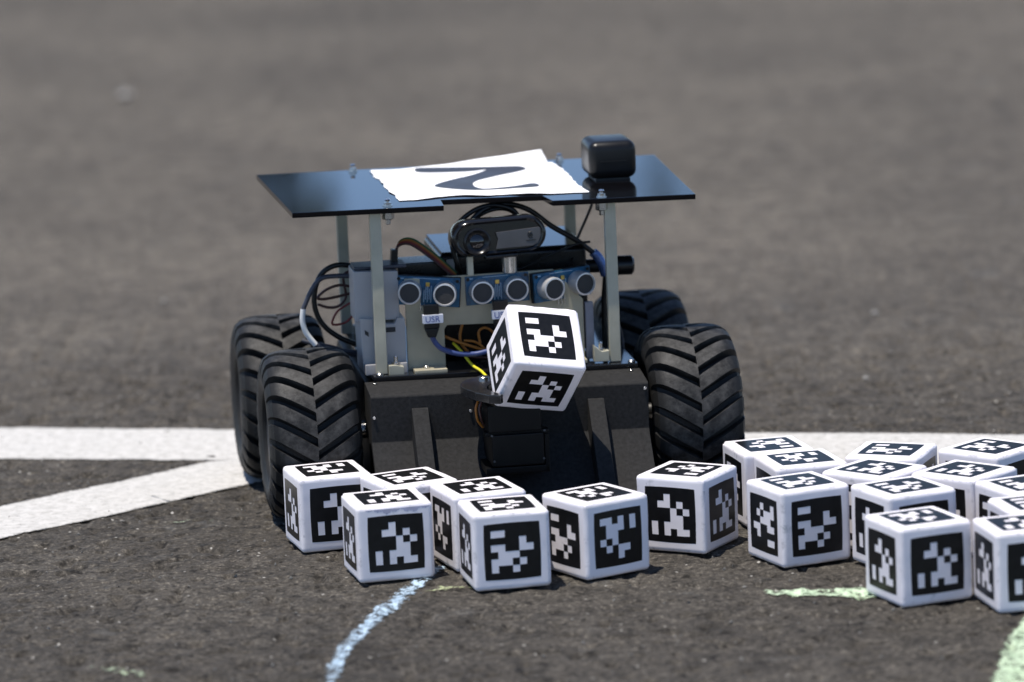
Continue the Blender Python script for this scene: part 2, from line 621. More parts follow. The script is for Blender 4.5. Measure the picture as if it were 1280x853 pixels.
c = strip('chalk_line', [(0.146, 2.9347), (0.1739, 2.9298), (0.215, 2.9225), (0.25, 2.917)], [0.018, 0.030, 0.036, 0.036], 'green_chalk', 0.0012, du=0.002, nv=16, jag=0.0085)
tag(c, 'short pale green chalk line ending at a white cube', 'chalk line')
c = strip('chalk_line', [(0.318, 2.87), (0.3061, 2.8252), (0.2966, 2.7869), (0.2877, 2.74), (0.2788, 2.6888), (0.27, 2.63)], [0.024, 0.026, 0.030, 0.032, 0.034, 0.034], 'green_chalk', 0.0013, du=0.002, nv=16, jag=0.0085)
tag(c, 'light green chalk line in the lower right corner of the photo', 'chalk line')
c = strip('chalk_mark', [(-0.272, 2.822), (-0.2434, 2.8027), (-0.215, 2.782)], [0.02, 0.035, 0.02], 'faint_chalk', 0.0014, du=0.002, nv=14, jag=0.014)
tag(c, 'faint patchy greenish chalk smear on bare asphalt at lower left', 'chalk mark')
c = strip('chalk_mark', [(-0.068, 2.966), (-0.0498, 2.982), (-0.026, 2.988)], [0.012, 0.024, 0.02], 'yellow_chalk', 0.0014, du=0.002, nv=14, jag=0.010)
tag(c, 'small yellowish chalk smudge beside the blue chalk line', 'chalk mark')
c = strip('chalk_mark', [(-0.258, 3.205), (-0.225, 3.212), (-0.195, 3.216)], [0.01, 0.02, 0.008], 'faint_chalk', 0.0014, du=0.002, nv=12, jag=0.009)
tag(c, 'tiny pale chalk flecks below the diagonal white line', 'chalk mark')

# loose grit: nobody could count it
g = MB()
for _ in range(900):
    px, py = random.uniform(-0.4, 0.4), random.uniform(2.66, 3.7)
    r = random.choice([0.0006, 0.0008, 0.0010, 0.0013]) * random.uniform(0.7, 1.2)
    z0 = float(ground_z(px, py))
    rot = Matrix.Rotation(random.uniform(0, 6.3), 3, 'Z') @ Matrix.Rotation(random.uniform(0, 6.3), 3, 'X')
    vs = [rot @ Vector(q) * r * random.uniform(0.7, 1.2) + Vector((px, py, z0 + r * 0.35)) for q in ((1, 0, 0), (-1, 0, 0), (0, 1.3, 0), (0, -1.3, 0), (0, 0, 0.8), (0, 0, -0.8))]
    g.add(vs, [(0, 2, 4), (2, 1, 4), (1, 3, 4), (3, 0, 4), (2, 0, 5), (1, 2, 5), (3, 1, 5), (0, 3, 5)])
for px, py, r in ((-0.435, 5.50, 0.010), (0.165, 4.62, 0.006), (0.30, 3.9, 0.003), (-0.30, 4.1, 0.003), (0.27, 3.62, 0.003)):
    vs = [Vector(q) * r * random.uniform(0.8, 1.1) + Vector((px, py, r * 0.3)) for q in ((1, 0, 0), (-1, 0, 0), (0, 1.2, 0), (0, -1.2, 0), (0, 0, 0.8), (0, 0, -0.8))]
    g.add(vs, [(0, 2, 4), (2, 1, 4), (1, 3, 4), (3, 0, 4), (2, 0, 5), (1, 2, 5), (3, 1, 5), (0, 3, 5)], 1)
tag(g.build('grit', ['pebble', 'pale_stone'], smooth=False), 'loose grit scattered over the asphalt', 'grit', kind='stuff')

# ------------------------------------------------------------------ the robot
ROB = Vector((-0.0085, 3.2230, 0.0))
LEAN = 0.8          # deck, bumper and roof sit slightly askew, left side higher
robot = bpy.data.objects.new('robot', None)
col.objects.link(robot)
robot.location = ROB
robot.rotation_euler = (0, 0, R(8.0))
tag(robot, 'four-wheeled black rover robot with a flat roof plate and chunky tyres', 'robot')

# wheels -------------------------------------------------------------
WHEEL_R = 0.0582


def tyre_mesh():
    mb = MB()
    lugs, per = 21, 16
    n = lugs * per
    prof = [(0.0, 0.0516, 1.0), (0.004, 0.0516, 1.0), (0.010, 0.0515, 1.0), (0.016, 0.0512, 1.0), (0.021, 0.0506, 0.97), (0.0250, 0.0497, 0.88),
            (0.0280, 0.0485, 0.62), (0.0300, 0.0455, 0.45), (0.0312, 0.0425, 0.25), (0.0316, 0.0395, 0.0), (0.0308, 0.0360, 0.0), (0.0290, 0.0325, 0.0), (0.0270, 0.0312, 0.0), (0.0245, 0.0310, 0.0)]
    lugh = 0.0066
    pat = [1, 1, 1, 1, 1, 1, 1, 1, 1, 1, 0.03, 0, 0, 0, 0.02, 1]
    rings = {}
    for side in (-1, 1):
        off = 0 if side < 0 else per // 2
        for k, (ax, rb, w) in enumerate(prof):
            ring = []
            # the grid is sheared along the chevron so that the lug edges follow it
            shear = 0.60 * (0.030 - min(ax, 0.030)) / 0.055
            bulge = 0.0
            for j in range(n):
                h = pat[(j + off) % per]
                a = 2 * math.pi * j / n - shear
                r = rb + lugh * w * h
                x = ax + (0.0012 * h * w if ax > 0.027 else 0)
                ring.append(len(mb.v))
                mb.v.append((side * x, -r * math.cos(a), r * math.sin(a)))
            rings[side, k] = ring
    def join(a, b, flip):
        for j in range(n):
            f = [a[j], a[(j + 1) % n], b[(j + 1) % n], b[j]]
            mb.f.append(f[::-1] if flip else f)
            mb.m.append(0)
    for side in (-1, 1):
        for k in range(len(prof) - 1):
            join(rings[side, k], rings[side, k + 1], side < 0)
    join(rings[-1, 0], rings[1, 0], False)
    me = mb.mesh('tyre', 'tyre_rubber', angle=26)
    bm = bmesh.new()
    bm.from_mesh(me)
    bmesh.ops.recalc_face_normals(bm, faces=bm.faces)
    bm.to_mesh(me)
    bm.free()
    return me


def rim_mesh():
    mb = MB()
    ax = Matrix.Rotation(R(90), 4, 'Y')
    for s in (1, -1):
        M = ax if s > 0 else Matrix.Rotation(R(-90), 4, 'Y')
        mb.lathe([(0.0315, 0.0235), (0.0315, 0.0262), (0.0295, 0.0266), (0.0285, 0.0245), (0.0265, 0.0130), (0.0230, 0.0105), (0.0120, 0.0120), (0.0085, 0.0140), (0.0001, 0.0142)], M, 40, caps=False)
        for k in range(6):
            Mk = M @ Matrix.Rotation(k * math.pi / 3, 4, 'Z')
            mb.box(0.010, 0.0275, -0.0032, 0.0032, 0.010, 0.0165, 0.0008, M=Mk)
    return mb.mesh('rim', 'rim_grey')


def hub_mesh():
    mb = MB()
    for s in (1,):
        M = Matrix.Rotation(R(90 * s), 4, 'Y')
        mb.lathe([(0.0060, 0.0125), (0.0060, 0.0185), (0.0052, 0.0195), (0.0026, 0.0196), (0.0024, 0.0235), (0.0001, 0.0238)], M, 6, caps=False)
    return mb.mesh('hub_nut', 'steel')


def rubber_material():
    m, N, L, b = new_mat('tyre_rubber')
    tc = N.new('ShaderNodeTexCoord')
    sp = N.new('ShaderNodeSeparateXYZ')
    L.new(tc.outputs['Object'], sp.inputs[0])
    cb = N.new('ShaderNodeCombineXYZ')
    L.new(sp.outputs[1], cb.inputs[1])
    L.new(sp.outputs[2], cb.inputs[2])
    ln = N.new('ShaderNodeVectorMath')
    ln.operation = 'LENGTH'
    L.new(cb.outputs[0], ln.inputs[0])
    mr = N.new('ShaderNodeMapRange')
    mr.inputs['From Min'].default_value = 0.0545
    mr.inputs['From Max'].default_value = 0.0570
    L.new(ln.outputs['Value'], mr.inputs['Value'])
    nz = N.new('ShaderNodeTexNoise')
    nz.inputs['Scale'].default_value = 110
    nz.inputs['Detail'].default_value = 7
    nz.inputs['Roughness'].default_value = 0.75
    L.new(tc.outputs['Object'], nz.inputs['Vector'])
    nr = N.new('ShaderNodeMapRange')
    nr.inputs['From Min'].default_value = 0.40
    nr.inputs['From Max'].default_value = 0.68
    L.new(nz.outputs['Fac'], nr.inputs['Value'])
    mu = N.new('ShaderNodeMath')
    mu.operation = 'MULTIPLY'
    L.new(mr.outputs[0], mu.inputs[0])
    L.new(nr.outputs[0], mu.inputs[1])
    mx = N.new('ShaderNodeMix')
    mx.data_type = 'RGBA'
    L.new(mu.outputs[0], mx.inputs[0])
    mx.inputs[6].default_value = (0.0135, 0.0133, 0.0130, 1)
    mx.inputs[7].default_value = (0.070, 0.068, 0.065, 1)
    L.new(mx.outputs[2], b.inputs['Base Color'])
    b.inputs['Roughness'].default_value = 0.52
    b.inputs['Specular IOR Level'].default_value = 0.22
    n2 = N.new('ShaderNodeTexNoise')
    n2.inputs['Scale'].default_value = 1300
    n2.inputs['Detail'].default_value = 3
    L.new(tc.outputs['Object'], n2.inputs['Vector'])
    bu = N.new('ShaderNodeBump')
    bu.inputs['Strength'].default_value = 0.4
    bu.inputs['Distance'].default_value = 0.0006
    L.new(n2.outputs['Fac'], bu.inputs['Height'])
    L.new(bu.outputs[0], b.inputs['Normal'])


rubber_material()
tyre, rim, hub = tyre_mesh(), rim_mesh(), hub_mesh()
for i, (wx, wy) in enumerate(((-0.1325, 0.006), (0.1290, 0.002), (-0.1385, 0.146), (0.1225, 0.150))):
    w = link('wheel', None, robot)
    w.location = (wx, wy, WHEEL_R)
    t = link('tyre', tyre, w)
    t.rotation_euler = ((0.12, 0.31, 0.55, 0.20)[i], 0, 0)
    link('rim', rim, w)
    h = link('hub_nut', hub, w)
    h.rotation_euler.z = math.pi if wx < 0 else 0
    inner = 1 if wx < 0 else -1
    MB().cyl((0.012 * inner, 0, 0), (inner, 0, 0), 0.006, 0.034, 20).build('axle', 'steel', w)

# chassis --------------------------------------------------------------
MB().box(-0.0930, 0.0900, -0.010, 0.185, 0.020, 0.0905, 0.004).build('chassis', 'chassis_black', robot)
dk = MB().prism([(-0.090, -0.012), (0.092, -0.012), (0.092, 0.178), (-0.090, 0.178)], 0.0928, 0.0962, 'z', 0.0005).build('deck', 'deck_acrylic', robot)
dk.rotation_euler.y = R(LEAN)
for bx, by in ((-0.0855, -0.0085), (0.088, -0.0085)):
    MB().lathe([(0.0026, 0), (0.0026, 0.0010), (0.0018, 0.0017), (0.0001, 0.0018)], Matrix.Translation((bx, by, 0.0963)), 14, caps=False).build('screw', 'steel', dk)

# bumper with its ramp and two ribs
prof = [(-0.010, 0.0925), (-0.0135, 0.0926), (-0.0440, 0.0893), (-0.0452, 0.0880), (-0.0455, 0.0575), (-0.0520, 0.0490), (-0.0615, 0.0385), (-0.0740, 0.0265), (-0.0900, 0.0140), (-0.1060, 0.0050), (-0.1065, 0.0030), (-0.1030, 0.0026),
        (-0.0850, 0.0120), (-0.0700, 0.0235), (-0.0570, 0.0365), (-0.0470, 0.0480), (-0.0400, 0.0550), (-0.010, 0.0550)]
bp = MB().prism(prof[::-1], -0.0965, 0.0930, 'x', 0.0006).build('bumper', 'printed_black', robot, angle=28)
bp.rotation_euler.y = R(LEAN)
for rx in (-0.0690, 0.0510):
    MB().prism([(-0.0440, 0.0800), (-0.0468, 0.0795), (-0.1080, 0.0060), (-0.1080, 0.0040), (-0.0950, 0.0050), (-0.0440, 0.0500)], rx, rx + 0.0112, 'x', 0.0005).build('rib', 'printed_black', bp, angle=28)
for bx, bz in ((-0.0945, 0.0745), (-0.0290, 0.0760), (0.0905, 0.0850)):
    MB().cyl((bx, -0.0455, bz), (0, -1, 0), 0.0011, 0.0008, 12).build('screw', 'steel', bp)
for bx in (-0.090, 0.086):
    MB().cyl((bx, -0.018, 0.0922), (0, 0, 1), 0.0015, 0.0009, 12).build('screw', 'steel', bp)

# grip servo block in the middle of the ramp
sv = MB().box(-0.0225, 0.0135, -0.090, -0.046, 0.0685, 0.0870, 0.0012).build('gripper_servo', 'servo_black', robot)
MB().box(-0.0205, 0.0145, -0.092, -0.050, 0.0460, 0.0675, 0.0010).build('servo_body', 'servo_black', sv)
MB().box(-0.0245, 0.0185, -0.088, -0.080, 0.0660, 0.0690, 0.0005).build('flange', 'servo_black', sv)
MB().box(-0.0245, 0.0185, -0.089, -0.048, 0.0400, 0.0450, 0.0008).build('servo_bracket', 'servo_black', sv)
MB().box(0.0152, 0.0185, -0.089, -0.050, 0.0400, 0.0660, 0.0006).build('servo_bracket', 'servo_black', sv)
for q in ((-0.0205, 0.0675), (0.0150, 0.0690), (0.0140, 0.0500), (-0.0195, 0.0500)):
    MB().cyl((q[0], -0.0918, q[1]), (0, -1, 0), 0.0008, 0.0008, 10).build('screw', 'rim_grey', sv)

# two-finger gripper: each finger a rounded smoked plate
def finger(sgn):
    pts = []
    for k in range(15):                       # outer arc
        a = R(62 + k * 11)
        pts.append((-0.014 + 0.0232 * math.cos(a), -0.0700 + 0.0300 * math.sin(a)))
    pts += [(-0.0310, -0.0950), (-0.0235, -0.1080), (-0.0165, -0.1120), (-0.0140, -0.1080), (-0.0190, -0.0960), (-0.0215, -0.0840), (-0.0190, -0.0720), (-0.0100, -0.0640), (-0.0020, -0.0560)]
    if sgn > 0:
        pts = [(0.004 - x, y + 0.012) for x, y in pts][::-1]
    f = MB().prism(pts, 0.0925, 0.0985, 'z', 0.0007).build('gripper_finger', 'smoked_acrylic', robot)
    px = -0.0185 if sgn < 0 else 0.0225
    MB().cyl((px, -0.050, 0.0980), (0, 0, 1), 0.0040, 0.0022, 20).build('pivot_bolt', 'steel', f)
    MB().cyl((px, -0.050, 0.0840), (0, 0, 1), 0.0030, 0.0096, 16).build('pivot_post', 'servo_black', f)
    return f


finger(-1)
finger(1)

# posts and roof plate ---------------------------------------------------
for px, py, foot in ((-0.0820, -0.002, 1), (0.0790, -0.002, -1), (-0.0875, 0.160, 1), (0.0765, 0.160, -1)):
    p = MB().box(px - 0.0039, px + 0.0039, py - 0.0030, py + 0.0030, 0.0975 if px < 0 else 0.0955, 0.2074 - px * 0.01396, 0.0006).build('post', 'frosted_acrylic', robot)
    x0, x1 = (px + 0.0044, px + 0.0150) if foot > 0 else (px - 0.0150, px - 0.0044)
    MB().prism([(x0, 0.0965), (x1, 0.0965), (x1, 0.1020 if foot > 0 else 0.1040), ((x0 + x1) / 2, 0.1035), (x0, 0.1035 if foot > 0 else 0.108)], py - 0.0050, py + 0.0030, 'y', 0.0005).build('foot', 'frosted_acrylic', p)
    fx = px + foot * 0.0098
    b = MB().lathe([(0.0030, 0), (0.0030, 0.0015), (0.0014, 0.0017), (0.0014, 0.0052), (0.0008, 0.0060), (0.0001, 0.0061)], Matrix.Translation((fx, py - 0.001, 0.1036)), 6).build('bolt', 'steel', p, angle=20)

plate_out = [(-0.1415, -0.010), (-0.0385, -0.010), (-0.0370, 0.0165), (0.0325, 0.0145), (0.0355, -0.0115), (0.1340, -0.013), (0.1405, 0.184), (-0.1480, 0.177)]
pl = MB().prism(plate_out, 0.2074, 0.2110, 'z', 0.0004).build('roof_plate', 'gloss_acrylic', robot)
pl.rotation_euler.y = R(LEAN)
for bx, by in ((-0.0755, 0.0010), (0.0705, -0.0045), (-0.0795, 0.172), (0.0700, 0.176)):
    b = MB()
    M = Matrix.Translation((bx, by, 0.2110))
    b.lathe([(0.0036, 0), (0.0036, 0.0005), (0.0027, 0.0006), (0.0027, 0.0024), (0.0012, 0.0025), (0.0012, 0.0034), (0.0017, 0.0036), (0.0019, 0.0043), (0.0015, 0.0051), (0.0001, 0.0053)], M, 12)
    bo = b.build('bolt', 'steel', pl, angle=28)
    nt = MB()
    M2 = Matrix.Translation((bx, by, 0.2073)) @ Matrix.Rotation(math.pi, 4, 'X')
    nt.lathe([(0.0030, 0), (0.0044, 0.0004), (0.0044, 0.0048), (0.0032, 0.0056), (0.0018, 0.0057), (0.0018, 0.0085), (0.0012, 0.0090)], M2, 6)
    nt.build('wing_nut', 'steel', pl, angle=20)

# rounded black locator box on the roof
bxm = MB().box(0.0770, 0.1105, 0.064, 0.106, 0.2110, 0.2375, 0.0062, seg=5)
lb = bxm.build('locator_box', 'matte_black', robot, angle=60)
MB().box(0.0815, 0.1060, 0.068, 0.102, 0.2090, 0.2115, 0.0008).build('rubber_pad', 'rubber', lb)
MB().box(0.0847, 0.1030, 0.0634, 0.0642, 0.2234, 0.2239, 0.0002).build('seam', 'cable_black', lb)

# bracket carrying the three range sensors --------------------------------
br_out = [(-0.0625, 0.0965), (-0.0365, 0.0965), (-0.0365, 0.1235), (-0.0345, 0.1262), (0.0380, 0.1240), (0.0400, 0.1215), (0.0400, 0.0965), (0.0600, 0.0965), (0.0600, 0.1380), (0.0400, 0.1600), (-0.0625, 0.1600)]
brk = MB().prism(br_out, 0.0080, 0.0110, 'y', 0.0004).build('sensor_bracket', 'bracket_acrylic', robot)
MB().box(-0.0600, -0.0375, -0.0080, 0.0078, 0.0965, 0.0990, 0.0004).build('bracket_foot', 'bracket_acrylic', brk)
MB().box(0.0420, 0.0590, -0.0080, 0.0078, 0.0965, 0.0990, 0.0004).build('bracket_foot', 'bracket_acrylic', brk)
MB().box(0.0610, 0.0665, 0.0060, 0.0110, 0.0965, 0.1360, 0.0004).build('bracket_side', 'bracket_tint', brk)
MB().cyl((-0.0510, 0.0000, 0.0990), (0, 0, 1), 0.0022, 0.0016, 12).build('screw', 'steel', brk)


def sensor(cx, cy, cz, yaw, roll):
    e = link('range_sensor', None, robot)
    e.location = (cx, cy, cz)
    e.rotation_euler = (0, R(roll), R(yaw))
    MB().box(-0.0220, 0.0220, -0.0008, 0.0008, -0.0100, 0.0100, 0.0002).build('circuit_board', 'board_blue', e)
    MB().box(-0.0226, 0.0226, 0.0010, 0.0040, -0.0104, 0.0104, 0.0004).build('board_backing', 'cable_black', e)
    for x in (-0.0120, 0.0120):
        t = MB().lathe([(0.0080, 0.0009), (0.0080, 0.0110), (0.0077, 0.0122), (0.0068, 0.0123), (0.0065, 0.0113)], Matrix.Translation((x, 0, 0)) @ Matrix.Rotation(R(90), 4, 'X'), 40, caps=False).build('transducer', 'transducer_ring', e, angle=50)
        MB().lathe([(0.0066, 0.0112), (0.0045, 0.0115), (0.0001, 0.0116)], Matrix.Translation((x, 0, 0)) @ Matrix.Rotation(R(90), 4, 'X'), 32, caps=False).build('grille', 'transducer_mesh', t)
    q = MB()
    for k in range(5):
        q.box(-0.0026 + k * 0.0012, -0.0020 + k * 0.0012, -0.0011, -0.0009, -0.0075 + (k % 2) * 0.002, 0.001 + (k * 37 % 5) * 0.001)
    q.box(-0.010, 0.008, -0.0011, -0.0009, 0.0086, 0.0090)
    q.box(-0.0205, -0.0165, -0.0011, -0.0009, 0.0080, 0.0087)
    q.build('board_print', 'board_print', e)
    MB().box(-0.0014, 0.0014, -0.0022, -0.0009, 0.0036, 0.0064, 0.0003).build('crystal', 'gold', e)
    for k in range(4):
        MB().box(-0.0046 + k * 0.0026, -0.0040 + k * 0.0026, -0.0016, -0.0009, -0.0135, -0.0085, 0.0001).build('pin', 'steel', e)
    for x in (-0.0200, 0.0200):
        MB().cyl((x, -0.0008, 0.0080), (0, -1, 0), 0.0012, 0.0006, 12).build('screw', 'cable_black', e)
    return e


sensor(-0.0470, 0.0080, 0.1505, -9, 5.0)
sensor(0.0010, 0.0080, 0.1493, 1, -1.2)
sensor(0.0458, 0.0085, 0.1492, 20, -1.8)

# black connectors with taped labels
for k, (cx, word) in enumerate(((-0.0466, 'USR'), (0.0010, 'USC'))):
    c = MB().box(cx - 0.0052, cx + 0.0052, -0.0060, -0.0018, 0.1270, 0.1432, 0.0006).build('plug', 'cable_black', robot)
    MB().prism([(cx - 0.0050, 0.1268), (cx - 0.0030, 0.1208), (cx + 0.0025, 0.1206), (cx + 0.0050, 0.1268)], -0.0055, -0.0022, 'y', 0.0005).build('strain_relief', 'cable_black', c)
    lt = MB().box(cx - 0.0062, cx + 0.0078, -0.0068, -0.0012, 0.1306, 0.1366, 0.0002).build('taped_label', 'label_white', c)
    tcu = bpy.data.curves.new('lettering', 'FONT')
    tcu.body = word
    tcu.size = 0.0058
    tcu.align_x = 'CENTER'
    tcu.extrude = 0.00005
    to = bpy.data.objects.new('tmp', tcu)
    col.objects.link(to)
    bpy.context.view_layer.update()
    tm = bpy.data.meshes.new_from_object(to)
    bpy.data.objects.remove(to)
    tm.transform(Matrix.Translation((cx + 0.0004, -0.00688, 0.1316)) @ Matrix.Rotation(R(90), 4, 'X'))
    tm.materials.clear()
    tm.materials.append(MATS['label_ink'])
    link('lettering', tm, c)

# grey printed instrument case at the left
cs = MB().prism([(-0.0970, 0.1320), (-0.0665, 0.1320), (-0.0665, 0.1655), (-0.0970, 0.1668)], 0.010, 0.040, 'y', 0.0008).build('instrument_case', 'case_grey', robot)
cl = MB().prism([(-0.0935, 0.0968), (-0.0640, 0.0968), (-0.0635, 0.1330), (-0.0690, 0.1340), (-0.0705, 0.1300), (-0.0810, 0.1300), (-0.0825, 0.1340), (-0.0945, 0.1350)], 0.0055, 0.042, 'y', 0.0006).build('case_base', 'case_grey', cs)
MB().box(-0.0800, -0.0705, 0.0049, 0.0060, 0.1245, 0.1278).build('slot', 'slot_dark', cl)
MB().prism([(-0.0915, 0.1270), (-0.0890, 0.1252), (-0.0890, 0.1222), (-0.0915, 0.1240)], 0.0049, 0.0060, 'y').build('slot', 'slot_dark', cl)
MB().box(-0.0930, -0.0640, -0.0010, 0.0052, 0.0965, 0.1040, 0.0008).build('case_foot', 'case_grey', cs)
MB().box(-0.0960, -0.0600, 0.014, 0.038, 0.1668, 0.1690, 0.0006).build('case_lid', 'cable_slate', cs)
# dark board behind the sensors and the small computer with a glossy lid
MB().box(-0.0640, -0.0300, 0.030, 0.060, 0.1560, 0.1668, 0.0012).build('battery_pack', 'black_plastic', robot)
pc = MB().box(-0.0335, 0.0690, 0.042, 0.128, 0.0966, 0.1690, 0.0030, seg=3).build('computer_case', 'black_plastic', robot)
MB().box(-0.0320, 0.0675, 0.0435, 0.1265, 0.1692, 0.1706, 0.0005).build('computer_lid', 'gloss_acrylic', pc)
MB().box(-0.0290, -0.0235, 0.0405, 0.0418, 0.140, 0.1660, 0.0003).build('side_panel', 'case_grey', pc)
kn = MB().cyl((0.0690, 0.060, 0.1520), (1, 0, -0.03), 0.0048, 0.022, 20).build('antenna_jack', 'cable_black', robot)
MB().cyl((0.0905, 0.060, 0.1512), (1, 0, -0.03), 0.0068, 0.0140, 24, bev=0.0015).build('antenna_knob', 'black_plastic', kn)
# stand-offs under the webcam
MB().box(-0.0195, -0.0155, 0.002, 0.008, 0.1605, 0.1765, 0.0003).build('webcam_stay', 'frosted_acrylic', robot)
MB().cyl((0.0098, 0.006, 0.1600), (0, 0, 1), 0.0052, 0.0160, 20).build('webcam_stem', 'steel', robot)

# webcam: wide oval body, round lens at one end, grey face plate at the other
wc = link('webcam', None, robot)
wc.location = (0.0015, 0.004, 0.1868)
wc.rotation_euler = (R(-4), R(-1.5), R(2))


def stadium(w, h, n=14, p=1.0):
    pts = []
    r = h / 2
    for k in range(n + 1):
        a = -math.pi / 2 + math.pi * k / n
        pts.append((w / 2 - r + r * math.cos(a) * p, r * math.sin(a)))
    for k in range(n + 1):
        a = math.pi / 2 + math.pi * k / n
        pts.append((-w / 2 + r + r * math.cos(a) * p, r * math.sin(a)))
    return pts


body = MB()
layers = [(-0.0105, 0.86, 0.74), (-0.0115, 0.93, 0.86), (-0.0105, 0.975, 0.95), (-0.0070, 1.0, 1.0), (0.0040, 1.0, 1.0), (0.0100, 0.97, 0.93), (0.0135, 0.86, 0.72), (0.0142, 0.5, 0.3)]
st = stadium(0.0660, 0.0252)
nst = len(st)
for y, fx, fz in layers:
    for (x, z) in st:
        body.v.append((x * fx, y, z * fz))
for i in range(len(layers) - 1):
    for j in range(nst):
        body.f.append([i * nst + j, i * nst + (j + 1) % nst, (i + 1) * nst + (j + 1) % nst, (i + 1) * nst + j])
body.f.append(list(range(nst)))
body.f.append([(len(layers) - 1) * nst + j for j in range(nst)][::-1])
body.m = [0] * len(body.f)
body.build('webcam_body', 'satin_black', wc, angle=60)
face = MB().prism([(-0.0030, -0.0083), (0.0225, -0.0083), (0.0262, -0.0066), (0.0285, -0.0020), (0.0285, 0.0030), (0.0275, 0.0042), (-0.0025, 0.0030), (-0.0012, -0.0020)], -0.0122, -0.0108, 'y', 0.0004).build('face_plate', 'camera_face', wc)
lg = MB()
lg.lathe([(0.0013, 0), (0.0013, 0.0002), (0.0001, 0.0002)], Matrix.Translation((0.0215, -0.0122, -0.0008)) @ Matrix.Rotation(R(90), 4, 'X'), 14)
lg.tube([(0.0225, -0.0124, 0.0014), (0.0203, -0.0124, 0.0010), (0.0196, -0.0124, -0.0008), (0.0206, -0.0124, -0.0026), (0.0226, -0.0124, -0.0026)], 0.00032, 6)
lg.box(0.0180, 0.0248, -0.0125, -0.0121, -0.0046, -0.0041)
lg.build('emblem', 'cable_black', wc)
lens = MB().lathe([(0.0092, 0.0095), (0.0092, 0.0128), (0.0080, 0.0133), (0.0066, 0.0118), (0.0050, 0.0112)], Matrix.Translation((-0.0155, 0, -0.0022)) @ Matrix.Rotation(R(90), 4, 'X'), 40, caps=False).build('lens_bezel', 'black_plastic', wc, angle=50)
MB().lathe([(0.0052, 0.0112), (0.0040, 0.0121), (0.0020, 0.0126), (0.0001, 0.0127)], Matrix.Translation((-0.0155, 0, -0.0022)) @ Matrix.Rotation(R(90), 4, 'X'), 30, caps=False).build('lens', 'lens_glass', wc)
MB().box(-0.0100, 0.0120, -0.0105, 0.0050, -0.0150, -0.0124, 0.0008).build('webcam_foot', 'black_plastic', wc)

